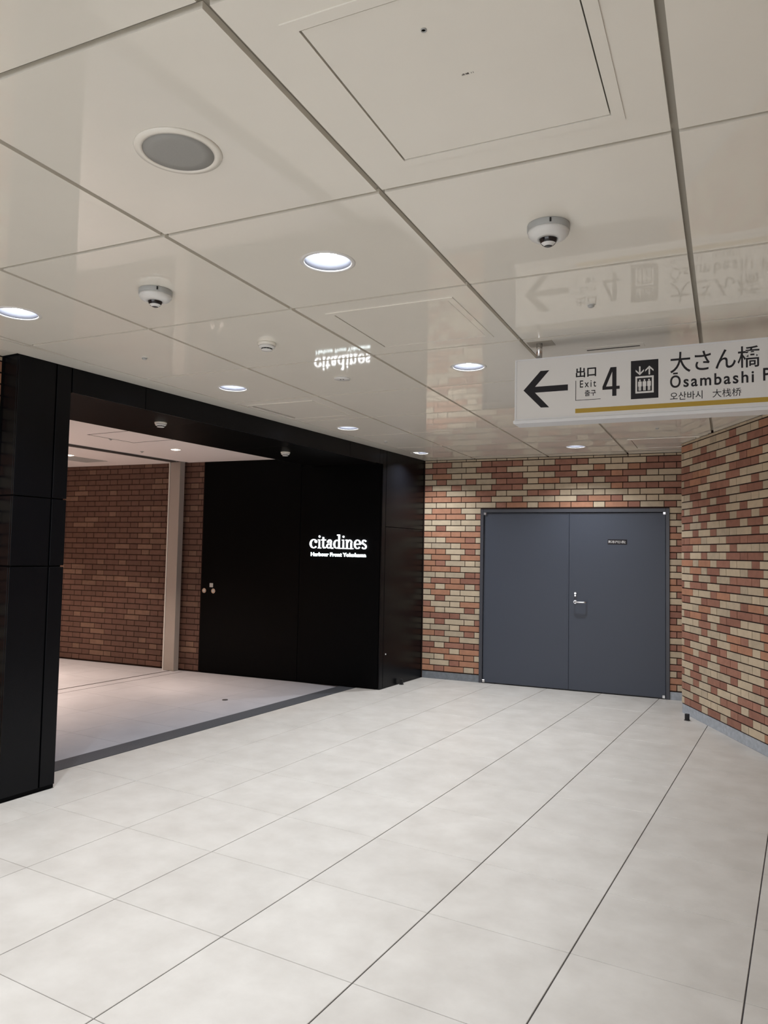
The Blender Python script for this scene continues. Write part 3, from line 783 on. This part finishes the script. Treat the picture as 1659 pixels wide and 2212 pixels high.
for cx in (0.5245, 0.5465, 0.5685):
    flat('lift_passenger', [[(cx+0.0042*math.cos(t*math.pi/5), 2.4065+0.0042*math.sin(t*math.pi/5)) for t in range(10)], [(cx-0.0088, 2.375), (cx-0.006, 2.375), (cx-0.006, 2.353), (cx-0.0008, 2.353), (cx-0.0008, 2.374), (cx+0.0008, 2.374), (cx+0.0008, 2.353), (cx+0.006, 2.353), (cx+0.006, 2.375), (cx+0.0088, 2.375), (cx+0.0088, 2.398), (cx+0.006, 2.401), (cx-0.006, 2.401), (cx-0.0088, 2.398)]], M_SIGNW, lift=0.0006, parent=pic)
tx('大さん橋', 0.668, 2.430, 1.071, 2.535, offset=0.007)
tx('Ōsambashi', 0.668, 2.3555, 1.044, 2.432, offset=0.018, space=1.22)
tx('P', 1.083, 2.360, 1.116, 2.421, offset=0.018)
tx('오산바시', 0.668, 2.293, 0.817, 2.334, offset=0.006)
tx('大栈桥', 0.862, 2.294, 0.989, 2.335, offset=0.002)
for s in (0.0, 1.95):
    c = POLE + ST*s - SN*0.0
    MB().cyl((c.x, c.y), 0.0165, 2.566, HC+PT, 20).build('hanging_pole', M_STEEL, hs_, smooth=True)
# steel cover plate round the pole opening
q = lpoly(2.02, 2.175, 3.055, 3.172)
MB().prism(q, HC-0.002, HC-0.0002).build('ceiling_plate', M_CHAN, hs_)
# slot air outlet beside it
vt = empty('ceiling_air_slot', (0, 0, 0), 'slim slotted air outlet in the ceiling just above the hanging direction sign', 'air outlet')
MB().prism(lpoly(2.32, 2.68, 3.302, 3.385), HC-0.0025, HC-0.0003).build('slot_frame', M_CEIL, vt)
MB().prism(lpoly(2.335, 2.655, 3.345, 3.362), HC-0.0035, HC-0.0026).build('slot_opening', M_SLOT, vt)

# ------------------------------------------------------------------ downlights
def cone(name, prof, m, parent, n=36):
    return lathe(name, prof, m, parent, n)
def make_downlight():
    e = empty('recessed_downlight', (0, 0, 0), 'tmp', 'ceiling light')
    lathe('trim_ring', [(0.094, 0.004), (0.094, -0.001), (0.098, -0.0035), (0.106, -0.003), (0.1115, 0.0), (0.1115, 0.0005), (0.097, 0.0005), (0.097, 0.004)], M_RIM, e, 40, closed=True)
    lathe('reflector', [(0.0935, 0.002), (0.088, 0.02), (0.074, 0.06), (0.060, 0.088), (0.061, 0.089), (0.075, 0.061), (0.0895, 0.020), (0.095, 0.002)], M_REFL, e, 40, closed=True)
    lathe('lamp', [(0.001, 0.020), (0.016, 0.022), (0.030, 0.029), (0.038, 0.042), (0.040, 0.060), (0.042, 0.088), (0.042, 0.094), (0.001, 0.094)], M_LAMP, e, 32)
    ld = bpy.data.lights.new('lamp_light', 'AREA'); ld.shape = 'DISK'; ld.size = 0.05; ld.energy = DOWN_W; ld.color = DOWN_COL; ld.spread = math.radians(128)
    lo = new_obj('lamp_light', ld, e); lo.location = (0, 0, 0.0185)
    return e
DL_LABELS = ['round recessed downlight shining brightest, above and ahead between the two dome cameras',
 'round recessed downlight cut by the left edge of the picture',
 'round recessed downlight in the ceiling just left of the hanging direction sign',
 'round recessed downlight above the black fascia, nearest to the white smoke detector',
 'round recessed downlight over the end of the black fascia, past the square ceiling hatch',
 'farthest left recessed downlight, where the black facade meets the brick end wall',
 'round recessed downlight in front of the brick wall above the grey steel door',
 'round recessed downlight hidden behind the lower left end of the hanging sign']
dl0 = make_downlight()
for n_, (i, j) in enumerate(lights_ij):
    c = lat(i, j)
    lb = DL_LABELS[n_] if n_ < len(DL_LABELS) else ['round recessed downlight behind the viewer, near left', 'round recessed downlight behind the viewer, near right', 'round recessed downlight behind the viewer, far left', 'round recessed downlight behind the viewer, far right'][n_ - len(DL_LABELS)]
    if n_ == 0: dl0.location = (c.x, c.y, HC); dl0['label'] = lb; dl0['group'] = 'recessed downlights of the corridor'
    else: dup(dl0, (c.x, c.y, HC), lb, 'recessed downlights of the corridor')

# ------------------------------------------------------------------ ceiling fittings
c = lat(1.5, 0.5)
e = empty('ceiling_speaker', (c.x, c.y, HC), 'large round ceiling speaker with grey grille and pale rim', 'speaker')
lathe('speaker_rim', [(0.102, -0.0002), (0.102, -0.006), (0.110, -0.007), (0.124, -0.0045), (0.126, -0.0002)], M_CEIL, e, 48)
lathe('speaker_grille', [(0.001, -0.0075), (0.07, -0.0070), (0.1015, -0.0050), (0.1015, -0.0002)], M_GRILLE, e, 48)
def dome_camera(ij, rz, label):
    c = lat(*ij)
    e = empty('dome_camera', (c.x, c.y, HC), label, 'security camera', 'dome cameras on the ceiling', rz)
    lathe('base_ring', [(0.001, 0.0), (0.073, 0.0), (0.0735, -0.003), (0.0735, -0.020), (0.072, -0.0225), (0.001, -0.0225)], M_GREYP, e, 40)
    lathe('housing', [(0.0, -0.0228), (0.0715, -0.0228), (0.070, -0.032), (0.062, -0.042), (0.046, -0.049), (0.034, -0.0515), (0.032, -0.045), (0.0, -0.045)], M_WHITE, e, 40)
    for k in range(3):
        a = math.radians(35+120*k)
        o = MB().box(-0.003, 0.003, -0.002, 0.002, -0.018, -0.004).build('screw_slot', M_DARK, e)
        o.location = (0.0735*math.cos(a), 0.0735*math.sin(a), 0); o.rotation_euler = (0, 0, a+math.pi/2)
    n = 14; prof = [(0.0315*math.cos(math.radians(a)), -0.045-0.0315*math.sin(math.radians(a))) for a in range(0, 91, 9)]
    dm = lathe('dome', prof[::-1] + [(0.030, -0.0445)], M_LENS, e, 28)
    # pale lower band of the bubble (the lens carrier)
    bnd = []
    v = []; f = []
    for kk in range(21):
        a = math.radians(-80+8*kk)
        for el, rr in ((38, 0.0323), (64, 0.0325)):
            E_ = math.radians(el); v.append((rr*math.cos(E_)*math.sin(a), -rr*math.cos(E_)*math.cos(a), -0.045-rr*math.sin(E_)))
        if kk: b = 2*kk; f.append([b-2, b, b+1, b-1])
    mesh_obj('lens_band', v, f, M_WHITE, e, smooth=True)
    return e
def face_cam(ij): c = lat(*ij); return math.atan2(-c.y, -c.x)+math.pi/2
dome_camera((2.5, 1.5), face_cam((2.5, 1.5)), 'white dome security camera on the ceiling, the one above the hanging sign')
dome_camera((0.5, 1.5), face_cam((0.5, 1.5)), 'white dome security camera on the ceiling between the left downlights')
def smoke(name, x, y, z, label, cat='smoke detector', k=1.0, rz=0.0):
    e = empty(name, (x, y, z), label, cat, rz=rz)
    lathe('base', [(0.001, 0.0), (0.050*k, 0.0), (0.051*k, -0.004), (0.049*k, -0.016*k), (0.001, -0.017*k)], M_CEIL, e, 32)
    lathe('head', [(0.001, -0.0172*k), (0.045*k, -0.0172*k), (0.044*k, -0.026*k), (0.036*k, -0.031*k), (0.001, -0.031*k)], M_WHITE, e, 32)
    for q in range(10):
        a = 2*math.pi*q/10
        o = MB().box(-0.007*k, 0.007*k, -0.002, 0.002, -0.036*k, -0.0315*k).build('vent', M_DARK, e); o.location = (0.028*k*math.cos(a), 0.028*k*math.sin(a), 0); o.rotation_euler = (0, 0, a+math.pi/2)
    lathe('cap', [(0.001, -0.0312*k), (0.024*k, -0.0312*k), (0.024*k, -0.037*k), (0.031*k, -0.0375*k), (0.029*k, -0.042*k), (0.001, -0.044*k)], M_WHITE, e, 28)
    return e
c = lat(0.5, 2.5); smoke('smoke_detector', c.x, c.y, HC, 'white slotted smoke detector on the pale corridor ceiling')
smoke('smoke_detector', -4.42, 4.20, FZ, 'white smoke detector under the black soffit, the left one of two', k=0.95)
smoke('smoke_detector', -4.55, 5.99, FZ, 'white smoke detector under the black soffit, the right one of two', k=0.95)
c = lat(0.5, 3.5)
e = empty('ceiling_cover_disc', (c.x, c.y, HC), 'flat white round cover with two dark dots on the ceiling', 'ceiling cover')
lathe('disc', [(0.001, -0.0002), (0.056, -0.0002), (0.055, -0.006), (0.001, -0.007)], M_WHITE, e, 32)
for s in (-0.010, 0.010): o = MB().cyl((0, 0), 0.006, -0.0085, -0.0072, 12).build('dot', M_DARK, e); o.location = (s*cR, s*sR, 0)
for ij, lb in (((-0.5, 2.5), 'small grey sprinkler cap on the ceiling above the left black fascia'), ((2.5, 2.5), 'small grey sprinkler cap on the ceiling above the arrow of the hanging sign'),
               ((-0.5, 6.45), 'tiny sprinkler cap on the ceiling near the far end of the black fascia'), ((2.5, 6.45), 'tiny sprinkler cap on the ceiling behind the hanging sign')):
    c = lat(*ij); e = empty('ceiling_sprinkler', (c.x, c.y, HC), lb, 'sprinkler')
    lathe('collar', [(0.001, -0.0002), (0.019, -0.0002), (0.018, -0.003), (0.001, -0.0035)], M_RIM, e, 20)
    lathe('cap', [(0.001, -0.0036), (0.0145, -0.0036), (0.0145, -0.010), (0.010, -0.013), (0.001, -0.0135)], M_GREYP, e, 20)
# lock and small lettering on the nearest hatch lid
def on_ceiling_tf():
    return Matrix(((cR, sR, 0, 0), (sR, -cR, 0, 0), (0, 0, -1, HC-0.001), (0, 0, 0, 1)))
lidlock = Vector((-0.7247, 1.4126)); lm = Vector((-0.6986, 1.5957))
lid = [c for c in h1.children if c.name.startswith('hatch_lid')][0]
for r_, n_ in ((0.0065, 'hatch_lock'),):
    ring = bpy.data.objects.new(n_, None)
    o = lathe('hatch_lock', [(0.0045, 0.0), (0.0045, -0.002), (0.0068, -0.002), (0.0068, 0.0)], M_GREYP, None, 20); o.location = (lidlock.x, lidlock.y, HC-0.001)
    o.parent = h1
me = text_mesh('点検 11', -0.015, -0.0035, 0.015, 0.0035, depth=0.0004)
me.transform(Matrix.Translation((lm.x, lm.y, 0)) @ on_ceiling_tf()); me.materials.clear(); me.materials.append(M_SLOT); new_obj('lettering', me, h1)

# ------------------------------------------------------------------ floor bits
def stop(x, y, label, rz=0):
    e = empty('door_stop', (x, y, 0), label, 'door stop', rz=rz)
    MB().box(-0.02, 0.02, -0.02, 0.02, 0.0, 0.008).build('base', M_RUBBER, e, bevel=0.001)
    MB().box(-0.018, 0.018, -0.014, 0.014, 0.0085, 0.062).build('buffer', M_RUBBER, e, bevel=0.003)
stop(-0.99, 7.56, 'small black door stop on the floor at the corner of the right brick wall', math.radians(-20))
stop(-4.075, 7.67, 'small black door stop on the floor against the black facade panel', 0)
